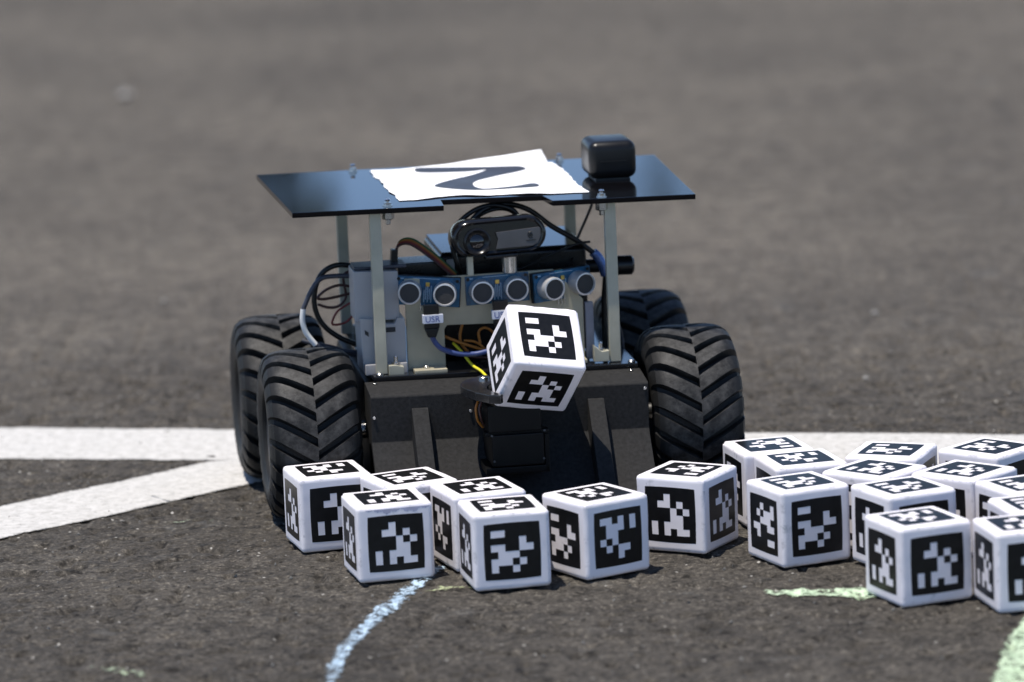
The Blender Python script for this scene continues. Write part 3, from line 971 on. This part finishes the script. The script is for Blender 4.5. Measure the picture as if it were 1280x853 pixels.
# cables ------------------------------------------------------------------
CABLES = [
    ('cable', 'cable_black', 0.0019, [(-0.0700, 0.05, 0.158), (-0.0813, 0.05, 0.161), (-0.0921, 0.05, 0.164), (-0.1021, 0.05, 0.1656), (-0.1104, 0.05, 0.1634), (-0.1161, 0.05, 0.1582), (-0.1197, 0.05, 0.1493), (-0.1206, 0.05, 0.1392), (-0.1183, 0.05, 0.1299), (-0.1132, 0.05, 0.1222), (-0.1045, 0.05, 0.1152), (-0.0929, 0.05, 0.1093), (-0.080, 0.05, 0.104)]),
    ('cable', 'cable_slate', 0.0017, [(-0.085, 0.042, 0.158), (-0.0935, 0.04, 0.1588), (-0.1062, 0.04, 0.1597), (-0.1162, 0.04, 0.1585), (-0.1229, 0.04, 0.1512), (-0.1279, 0.04, 0.1414), (-0.1295, 0.04, 0.1378)]),
    ('cable_sleeve', 'cable_white', 0.0019, [(-0.1294, 0.04, 0.1382), (-0.1303, 0.04, 0.1297), (-0.128, 0.04, 0.1212), (-0.1221, 0.04, 0.1126)]),
    ('cable', 'cable_slate', 0.0017, [(-0.1222, 0.04, 0.1128), (-0.1131, 0.04, 0.1092), (-0.0996, 0.04, 0.1065), (-0.088, 0.046, 0.104)]),
    ('wire', 'wire_brown', 0.0010, [(-0.085, 0.06, 0.1465), (-0.0917, 0.06, 0.1477), (-0.1017, 0.06, 0.1497), (-0.111, 0.06, 0.1471), (-0.1171, 0.06, 0.1419), (-0.1113, 0.061, 0.1406), (-0.0975, 0.062, 0.1425), (-0.085, 0.062, 0.145)]),
    ('wire', 'wire_brown', 0.0010, [(-0.1169, 0.065, 0.1365), (-0.1092, 0.065, 0.1337), (-0.1019, 0.065, 0.1346), (-0.097, 0.065, 0.1407), (-0.0982, 0.065, 0.1537), (-0.0943, 0.065, 0.1581), (-0.084, 0.06, 0.160)]),
    ('wire', 'wire_red', 0.0008, [(-0.082, 0.055, 0.142), (-0.0922, 0.055, 0.131), (-0.098, 0.055, 0.1249), (-0.1053, 0.055, 0.1231), (-0.1085, 0.055, 0.1247), (-0.104, 0.055, 0.1327), (-0.0927, 0.055, 0.1393), (-0.082, 0.055, 0.148)]),
    ('cable', 'cable_black', 0.0017, [(-0.0210, 0.030, 0.158), (-0.0238, 0.022, 0.1646), (-0.027, 0.022, 0.1798), (-0.0245, 0.022, 0.1907), (-0.0123, 0.022, 0.2011), (0.0017, 0.022, 0.2048), (0.0154, 0.022, 0.201), (0.0206, 0.022, 0.1929), (0.021, 0.018, 0.188)]),
    ('cable', 'cable_black', 0.0019, [(-0.0190, 0.018, 0.188), (-0.0151, 0.02, 0.1932), (-0.0039, 0.022, 0.2022), (0.0104, 0.024, 0.2048), (0.0273, 0.028, 0.1994), (0.0438, 0.03, 0.1863), (0.0604, 0.032, 0.1755), (0.0716, 0.034, 0.1661), (0.0781, 0.034, 0.1601), (0.0807, 0.036, 0.1507), (0.0795, 0.04, 0.1281), (0.0794, 0.04, 0.0965)]),
    ('cable', 'cable_black', 0.0015, [(-0.018, 0.020, 0.190), (-0.006, 0.024, 0.1985), (0.006, 0.026, 0.2015), (0.016, 0.026, 0.199), (0.0225, 0.024, 0.190)]),
    ('wire', 'cable_black', 0.0010, [(0.0790, 0.06, 0.2072), (0.0763, 0.06, 0.1938), (0.0659, 0.06, 0.1719), (0.0617, 0.050, 0.1645), (0.058, 0.040, 0.160)]),
    ('wire', 'cable_black', 0.0009, [(0.0700, 0.032, 0.1735), (0.0611, 0.03, 0.173), (0.043, 0.03, 0.1669), (0.026, 0.03, 0.1601), (0.012, 0.03, 0.156)]),
    ('cable', 'cable_blue', 0.0018, [(-0.0466, -0.0038, 0.1215), (-0.0450, -0.002, 0.1175), (-0.0403, -0.002, 0.112), (-0.0306, -0.002, 0.1081), (-0.0196, -0.002, 0.1068), (-0.0107, -0.002, 0.1078), (0.006, 0.002, 0.112), (0.02, 0.02, 0.115)]),
    ('cable', 'cable_blue', 0.0018, [(0.0010, -0.0038, 0.1215), (0.003, -0.002, 0.115), (0.010, 0.004, 0.110), (0.025, 0.02, 0.108)]),
    ('wire', 'wire_orange', 0.0010, [(-0.044, 0.020, 0.121), (-0.0349, 0.013, 0.117), (-0.023, 0.012, 0.1117), (-0.0104, 0.012, 0.107), (0.002, 0.012, 0.103)]),
    ('wire', 'wire_orange', 0.0010, [(-0.021, 0.020, 0.130), (-0.023, 0.016, 0.125), (-0.025, 0.016, 0.1167), (-0.0236, 0.016, 0.11), (-0.0173, 0.016, 0.1023)]),
    ('wire', 'wire_orange', 0.0009, [(-0.0226, 0.014, 0.1136), (-0.016, 0.014, 0.1126), (-0.0117, 0.014, 0.1101), (-0.0074, 0.014, 0.1059), (0.000, 0.016, 0.101)]),
    ('wire', 'wire_orange', 0.0009, [(-0.0115, 0.014, 0.1110), (-0.0122, 0.014, 0.119), (-0.0084, 0.014, 0.1216), (-0.0046, 0.014, 0.1202), (0.0, 0.02, 0.115)]),
    ('wire', 'wire_brown', 0.0010, [(-0.042, 0.02, 0.110), (-0.0336, 0.016, 0.1084), (-0.0228, 0.016, 0.1032), (-0.0118, 0.016, 0.1008), (0.002, 0.016, 0.1000)]),
    ('wire', 'wire_yellow', 0.0010, [(-0.030, 0.016, 0.112), (-0.0251, 0.01, 0.1067), (-0.0196, 0.0, 0.0990), (-0.0159, -0.02, 0.0978), (-0.0130, -0.035, 0.0945)]),
    ('wire', 'wire_orange', 0.0009, [(-0.0240, -0.062, 0.0900), (-0.0250, -0.068, 0.0880), (-0.0274, -0.070, 0.083), (-0.0267, -0.070, 0.0747), (-0.0230, -0.068, 0.0691)]),
    ('wire', 'wire_brown', 0.0009, [(-0.0225, -0.064, 0.0900), (-0.0235, -0.072, 0.0880), (-0.0255, -0.073, 0.083), (-0.0245, -0.073, 0.0757), (-0.0220, -0.070, 0.0700)]),
    ('wire', 'cable_slate', 0.0010, [(0.0880, 0.05, 0.118), (0.0939, 0.06, 0.104), (0.0952, 0.06, 0.0925), (0.0960, 0.06, 0.0809)]),
    ('foil_wrap', 'foil_blue', 0.0034, [(0.0720, 0.033, 0.1660), (0.0754, 0.033, 0.1622), (0.0785, 0.033, 0.1561), (0.0802, 0.034, 0.1495)]),
    ('cable', 'cable_slate', 0.0016, [(-0.128, 0.075, 0.110), (-0.118, 0.072, 0.107), (-0.107, 0.070, 0.1045), (-0.095, 0.07, 0.099), (-0.088, 0.07, 0.0975)]),
]
for name, m, r, pts in CABLES:
    MB().tube(pts, r, 10, 8).build(name, m, robot, angle=60)
rib_pts = [(-0.0664, 0.03, 0.1644), (-0.0652, 0.03, 0.1771), (-0.0607, 0.03, 0.1815), (-0.0538, 0.028, 0.1808), (-0.0433, 0.026, 0.173), (-0.0356, 0.024, 0.1662), (-0.0263, 0.022, 0.1570)]
for k, m in enumerate(('wire_brown', 'wire_red', 'wire_orange', 'wire_green')):
    MB().tube([(x + k * 0.0007, y + k * 0.0012, z + k * 0.0010 - 0.0012) for x, y, z in rib_pts], 0.0008, 8, 8).build('ribbon_wire', m, robot, angle=60)
MB().box(-0.0688, -0.0642, 0.0272, 0.0345, 0.1645, 0.1772, 0.0005, M=Matrix.Translation((-0.0665, 0, 0.17)) @ Matrix.Rotation(R(5), 4, 'Y') @ Matrix.Translation((0.0665, 0, -0.17))).build('ribbon_plug', 'cable_black', robot)

# ------------------------------------------------------------------ paper with the hand-torn edge on the roof
def paper_lift(x, y):
    t = min(1, max(0, (x + 0.055) / 0.112))
    back = 0.0095 * t ** 1.4 * (1 - min(1, max(0, (x - 0.0565) / 0.0025))) * min(1, max(0, (y - 0.105) / 0.063)) ** 2
    f = min(1, max(0, (0.055 - y) / 0.04)) ** 2
    front = f * (0.0009 * math.exp(-((x + 0.026) / 0.016) ** 2) + 0.0006 * math.exp(-((x - 0.022) / 0.014) ** 2))
    return back + front + 0.0002 * math.sin(x * 160) * math.sin(y * 120 + 1) + 0.0003


pe = bpy.data.objects.new('paper_sign', None)
col.objects.link(pe)
pe.location = ROB
pe.rotation_euler = Matrix.Rotation(R(8.0), 3, 'Z').to_4x4().to_euler()
pe.matrix_world = Matrix.Translation(ROB) @ Matrix.Rotation(R(8.0), 4, 'Z') @ Matrix.Rotation(R(LEAN), 4, 'Y')
tag(pe, 'torn white paper sheet with a large dark 2 lying on the robot roof plate', 'paper')
nx, ny = 66, 60
ps = MB()
front_y = lambda x: 0.0175 + 0.0125 * math.exp(-((x + 0.026) / 0.020) ** 2) + 0.004 * math.exp(-((x - 0.012) / 0.016) ** 2) + 0.0012 * math.sin(x * 71 + 0.6) + 0.0005 * math.sin(x * 263) + 0.0003 * math.sin(x * 611)
for j in range(ny + 1):
    v = j / ny
    jl = 0.0010 * math.sin(v * 13) + 0.0006 * math.sin(v * 37 + 1) + 0.0005 * math.sin(v * 83) * v - 0.0012 * (v > 0.45)
    jr = 0.0008 * math.sin(v * 9 + 2) + 0.0004 * math.sin(v * 43) + 0.0003 * math.sin(v * 77)
    for i in range(nx + 1):
        u = i / nx
        x = (-0.0660 + jl) * (1 - u) + (0.0645 + jr) * u
        y0, y1 = front_y(x), 0.1680 + 0.0012 * math.sin(x * 60)
        y = y0 + (y1 - y0) * v
        ps.v.append((x, y, 0.2112 + paper_lift(x, y)))
for j in range(ny):
    for i in range(nx):
        k = j * (nx + 1) + i
        ps.f.append([k, k + 1, k + nx + 2, k + nx + 1])
        ps.m.append(0)
ps.build('sheet', 'paper', pe, angle=80)
DIGIT = [(-0.0367, 0.1622), (-0.0328, 0.1690), (-0.0066, 0.1623), (0.0129, 0.1578), (0.0242, 0.156), (0.0353, 0.1531), (0.0386, 0.1444), (0.038, 0.1375), (0.0301, 0.1277), (0.0186, 0.1175), (0.0085, 0.1068), (0.0002, 0.0974), (-0.0047, 0.0877), (-0.0068, 0.0757), (-0.006, 0.0636), (-0.0016, 0.0549), (0.0098, 0.0568), (0.0217, 0.0614), (0.0327, 0.0694), (0.037, 0.0656), (0.0368, 0.0578), (0.0331, 0.0535), (0.0203, 0.0522), (0.0089, 0.0504), (-0.0076, 0.0517), (-0.0204, 0.0601), (-0.0301, 0.0711), (-0.0331, 0.0803), (-0.0273, 0.0925), (-0.0137, 0.1095), (-0.0039, 0.1193), (0.0068, 0.1348), (0.0113, 0.1462), (-0.0009, 0.1413), (-0.0207, 0.1428), (-0.0343, 0.1478), (-0.0375, 0.1543)]


def smooth_closed(P, sub=4):
    out = []
    n = len(P)
    for i in range(n):
        p0, p1, p2, p3 = [Vector(P[(i + k - 1) % n]) for k in range(4)]
        for k in range(sub):
            t = k / sub
            out.append(0.5 * ((2 * p1) + (p2 - p0) * t + (2 * p0 - 5 * p1 + 4 * p2 - p3) * t * t + (3 * p1 - p0 - 3 * p2 + p3) * t ** 3))
    return out


bm = bmesh.new()
vs = [bm.verts.new((p.x, p.y, 0)) for p in smooth_closed(DIGIT)]
bm.faces.new(vs)
bmesh.ops.triangulate(bm, faces=bm.faces[:])
for _ in range(3):
    bmesh.ops.subdivide_edges(bm, edges=[e for e in bm.edges if e.calc_length() > 0.004], cuts=1)
    bmesh.ops.triangulate(bm, faces=bm.faces[:])
for v in bm.verts:
    y = v.co.y
    for _ in range(12):
        y = 0.5 * y + 0.5 * (v.co.y - paper_lift(v.co.x, y) / 0.16)
    v.co.y = y
    v.co.z = 0.2112 + paper_lift(v.co.x, y) + 0.00035
bmesh.ops.recalc_face_normals(bm, faces=bm.faces)
dm = bpy.data.meshes.new('printed_digit')
bm.to_mesh(dm)
bm.free()
dm.materials.append(MATS['print_ink'])
link('printed_digit', dm, pe)

# ------------------------------------------------------------------ the tagged cubes
HALF, RAD = 0.025, 0.0027
PAT = ['110000', '000010', '110011', '011100', '111010', '100100']
PAT = [[int(ch) for ch in r] for r in PAT]


def rot_pat(p, k):
    for _ in range(k % 4):
        p = [[p[r][5 - c] for r in range(6)] for c in range(6)]      # a quarter turn counter-clockwise
    return p


def bulge(u, v):
    return 0.00030 * (1 - (u / HALF) ** 2) * (1 - (v / HALF) ** 2)


FACES = {   # face: (normal, right, up) as one looks straight at it
    'front': (Vector((0, -1, 0)), Vector((1, 0, 0)), Vector((0, 0, 1))),
    'left': (Vector((-1, 0, 0)), Vector((0, -1, 0)), Vector((0, 0, 1))),
    'top': (Vector((0, 0, 1)), Vector((1, 0, 0)), Vector((0, 1, 0))),
    'right': (Vector((1, 0, 0)), Vector((0, 1, 0)), Vector((0, 0, 1))),
    'back': (Vector((0, 1, 0)), Vector((-1, 0, 0)), Vector((0, 0, 1))),
    'bottom': (Vector((0, 0, -1)), Vector((1, 0, 0)), Vector((0, -1, 0))),
}


def cube_mesh(seed):
    """Rounded foam block, faces slightly full, with a wavering wrap edge."""
    r = random.Random(seed)
    mb = MB()
    ts = [-HALF, -HALF + RAD * 0.3, -HALF + RAD * 0.65, -HALF + RAD, -HALF + RAD * 1.25] + [(-1 + 2 * k / 8) * (HALF - RAD) for k in range(1, 8)] + [HALF - RAD * 1.25, HALF - RAD, HALF - RAD * 0.65, HALF - RAD * 0.3, HALF]
    n = len(ts)
    ph = [r.uniform(0, 6.3) for _ in range(6)]
    for fi, (nm, (N_, U, V)) in enumerate(FACES.items()):
        k0 = len(mb.v)
        for v in ts:
            for u in ts:
                p = N_ * HALF + U * u + V * v
                q = Vector([max(-(HALF - RAD), min(HALF - RAD, c)) for c in p])
                d = p - q
                p = q + d.normalized() * RAD if d.length > 1e-9 else p
                p = p + N_ * bulge(u, v) * (1 if abs(u) < HALF and abs(v) < HALF else 0)
                w = 0.00012 * math.sin(p.x * 190 + ph[0]) * math.sin(p.y * 210 + ph[1]) + 0.0001 * math.sin(p.z * 260 + ph[2] + p.x * 90)
                if max(abs(p.x), abs(p.y)) > HALF - RAD * 1.5 and p.z > HALF - RAD * 1.6 and nm != 'top':
                    w += 0.00015 * math.sin(p.x * 420 + p.y * 380 + ph[3])
                mb.v.append(tuple(p * (1 + w / HALF * (1 if max(abs(u), abs(v)) > HALF * 0.93 else 0))))
        for j in range(n - 1):
            for i in range(n - 1):
                a = k0 + j * n + i
                mb.f.append([a, a + 1, a + n + 1, a + n])
                mb.m.append(0)
    me = mb.mesh('foam_block', 'white_vinyl', angle=180)
    bm = bmesh.new()
    bm.from_mesh(me)
    bmesh.ops.remove_doubles(bm, verts=bm.verts, dist=0.0001)
    bm.to_mesh(me)
    bm.free()
    me.polygons.foreach_set('use_smooth', [True] * len(me.polygons))
    return me


def tag_mesh(k):
    """Printed marker: only the black squares, so the white vinyl shows between them."""
    p = rot_pat(PAT, k)
    mb = MB()
    sub, cell = 2, 0.0361 / 8
    n = 8 * sub
    idx = {}

    def vert(i, j):
        if (i, j) not in idx:
            u = (i / n - 0.5) * 8 * cell
            v = (0.5 - j / n) * 8 * cell
            f = 1.0 + 0.035 - 0.055 * ((u / 0.0178) ** 2 + (v / 0.0178) ** 2) / 2 * 1.0
            fu = 1 + 0.022 * (1 - (v / 0.0178) ** 2)
            fv = 1 + 0.022 * (1 - (u / 0.0178) ** 2)
            u, v = u * fu, v * fv
            idx[i, j] = len(mb.v)
            mb.v.append((u, v, bulge(u, v) + 0.00006))
        return idx[i, j]
    for r in range(8):
        for c in range(8):
            if 1 <= r <= 6 and 1 <= c <= 6 and p[r - 1][c - 1]:
                continue
            for a in range(sub):
                for b in range(sub):
                    i, j = c * sub + b, r * sub + a
                    mb.f.append([vert(i, j + 1), vert(i + 1, j + 1), vert(i + 1, j), vert(i, j)])
                    mb.m.append(0)
    return mb.mesh('printed_tag', 'black_ink', angle=180)


CUBE_M = [cube_mesh(s) for s in range(5)]
TAG_M = [tag_mesh(k) for k in range(4)]


def make_cube(label, M, rots, var, group='white marker cubes'):
    e = bpy.data.objects.new('marker_cube', None)
    col.objects.link(e)
    e.matrix_world = M
    tag(e, label, 'cube', group)
    link('foam_block', CUBE_M[var % 5], e)
    for nm, k in zip(('front', 'left', 'top', 'right', 'back', 'bottom'), rots):
        N_, U, V = FACES[nm]
        t = link('printed_tag', TAG_M[k], e)
        m = Matrix((U, V, N_)).transposed().to_4x4()
        m.translation = N_ * HALF
        t.matrix_local = m
        t.location = N_ * HALF
    return e


# centre x, y, yaw, (front, left, top) tag turns, label
CUBES = [
    (-0.1265, 3.1262, 15.3, (1, 1, 3), 'white cube with black tags touching the front left tyre, leftmost of all'),
    (-0.0716, 3.0914, 24.7, (0, 1, 0), 'white tagged cube showing only its top, between the leftmost cube and the blue chalk end'),
    (-0.0854, 3.0312, 13.4, (1, 1, 1), 'white tagged cube with a wrinkled upper edge, standing over the blue chalk line'),
    (-0.0263, 3.0531, 19.4, (1, 3, 1), 'white tagged cube half hidden behind the nearest middle cube, left of centre'),
    (-0.0103, 2.9947, 11.7, (0, 1, 0), 'white tagged cube standing foremost in the middle, directly below the gripper'),
    (0.0489, 3.0174, 33.2, (3, 0, 3), 'white tagged cube turned corner-on, just right of the foremost middle cube'),
    (0.1108, 3.0776, 60.7, (1, 1, 1), 'white tagged cube standing alone before the front right tyre, right side shaded'),
    (0.1687, 3.1476, 14.6, (0, 0, 2), 'white tagged cube touching the front right tyre, pressed behind another cube'),
    (0.1871, 3.0998, 14.4, (0, 1, 3), 'white tagged cube squeezed between the tyre-side cube and the foremost right-hand row, upright tag hidden'),
    (0.1801, 3.0276, 24.7, (0, 2, 0), 'white tagged cube with two full tags, leftmost front cube of the right-hand cluster'),
    (0.2460, 3.0008, 26.0, (0, 1, 0), 'white tagged cube directly behind the nearest corner cube above the green chalk line'),
    (0.2326, 3.0596, 49.1, (1, 1, 0), 'white tagged cube in the middle of the right-hand cluster with only a diamond-shaped top showing'),
    (0.2482, 3.1156, 68.7, (2, 1, 3), 'white tagged cube at the back of the cluster against the painted line, left of two'),
    (0.2469, 2.9089, 22.6, (1, 1, 3), 'white tagged cube at the end of the short green chalk line, nearest the camera'),
    (0.3134, 3.1118, 47.4, (0, 1, 3), 'white tagged cube farthest back on the right, its right side in deep shade'),
    (0.2893, 3.0429, 49.2, (1, 0, 0), 'white tagged cube turned corner-on in front of the farthest right cube'),
    (0.3249, 2.9944, 25.0, (0, 0, 0), 'white tagged cube at the right picture edge with a creased rim, upper of three'),
    (0.3249, 2.9375, 14.0, (1, 1, 0), 'white tagged cube at the right picture edge, middle of three, mostly hidden'),
    (0.3091, 2.8813, 12.0, (1, 1, 1), 'white tagged cube cut by the right picture edge, lowest of all beside the chalk-end cube'),
]
for i, (x, y, a, (f, l, t), lab) in enumerate(CUBES):
    M = Matrix.Translation((x, y, HALF + 0.0002)) @ Matrix.Rotation(R(a), 4, 'Z')
    cu = make_cube(lab, M, (f, l, t, (i * 7 + 1) % 4, (i * 5 + 2) % 4, 0), i)
    if i == 2:                       # shade of a ragged wrap fold under the top edge, painted as a flat strip
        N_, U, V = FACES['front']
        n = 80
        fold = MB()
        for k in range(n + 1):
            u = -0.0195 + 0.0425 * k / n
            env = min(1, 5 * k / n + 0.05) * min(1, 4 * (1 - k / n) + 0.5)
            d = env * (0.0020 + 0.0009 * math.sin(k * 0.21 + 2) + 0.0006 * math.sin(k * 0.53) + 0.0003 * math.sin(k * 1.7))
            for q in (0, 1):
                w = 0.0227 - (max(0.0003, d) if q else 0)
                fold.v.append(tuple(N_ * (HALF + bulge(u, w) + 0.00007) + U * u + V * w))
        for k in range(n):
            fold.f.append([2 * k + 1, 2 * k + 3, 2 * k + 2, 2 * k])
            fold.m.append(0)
        fold.build('wrap_fold_shade', 'wrap_shadow', cu, smooth=False)

# the cube held in the gripper
A = Matrix(((0.9458, -0.3138, -0.0833), (0.2749, 0.6377, 0.7196), (-0.1726, -0.7035, 0.6894)))
M = Matrix.Translation((0.0154, 3.1381, 0.1173)) @ A.to_4x4()
make_cube('white tagged cube tilted and held up in the robot gripper', M, (0, 0, 2, 1, 3, 1), 3)


# ------------------------------------------------------------------ trees beyond the asphalt, mirrored in the roof plate
def make_tree(label, x, y, h, cr, seed):
    r = random.Random(seed)
    e = bpy.data.objects.new('tree', None)
    col.objects.link(e)
    e.location = (x, y, 0)
    tag(e, label, 'tree', 'trees behind the asphalt')
    tr = MB()
    tr.tube([(0, 0, -0.1), (0.1, 0, h * 0.25), (0, 0.1, h * 0.55), (0.1, 0, h * 0.85)], 0.22, 10, 5)
    for k in range(7):
        a = r.uniform(0, 6.3)
        z = h * r.uniform(0.22, 0.6)
        tr.tube([(0, 0, z), (math.cos(a) * cr * 0.4, math.sin(a) * cr * 0.4, z + h * 0.12), (math.cos(a) * cr * 0.8, math.sin(a) * cr * 0.8, z + h * 0.2)], 0.08, 7, 4)
    tr.build('trunk', 'bark', e, angle=60)
    cw = MB()
    clumps = []
    while len(clumps) < 90:
        p = Vector((r.uniform(-1, 1), r.uniform(-1, 1), r.uniform(-1, 1)))
        if 0.35 < p.length < 1:
            clumps.append((Vector((p.x * cr, p.y * cr, h * 0.58 + p.z * h * 0.42)), r.uniform(0.5, 1.1)))
    for c, rad in clumps:
        for _ in range(70):
            d = Vector((r.gauss(0, 1), r.gauss(0, 1), r.gauss(0, 1))).normalized() * rad * r.uniform(0.4, 1)
            q = c + d
            u = Vector((r.gauss(0, 1), r.gauss(0, 1), r.gauss(0, 1))).normalized()
            v = u.orthogonal().normalized() * r.uniform(0.10, 0.17)
            u = u * r.uniform(0.14, 0.24)
            cw.add([q - u, q - v, q + u, q + v], [(0, 1, 2, 3)])
    cw.build('crown', 'leaf', e, smooth=False)


make_tree('leafy tree far behind, mirrored dark in the left end of the roof plate', -5.4, 42, 13.0, 4.3, 1)
make_tree('leafy tree far behind, mirrored greenish in the right end of the roof plate', 5.5, 42, 12.0, 4.2, 2)
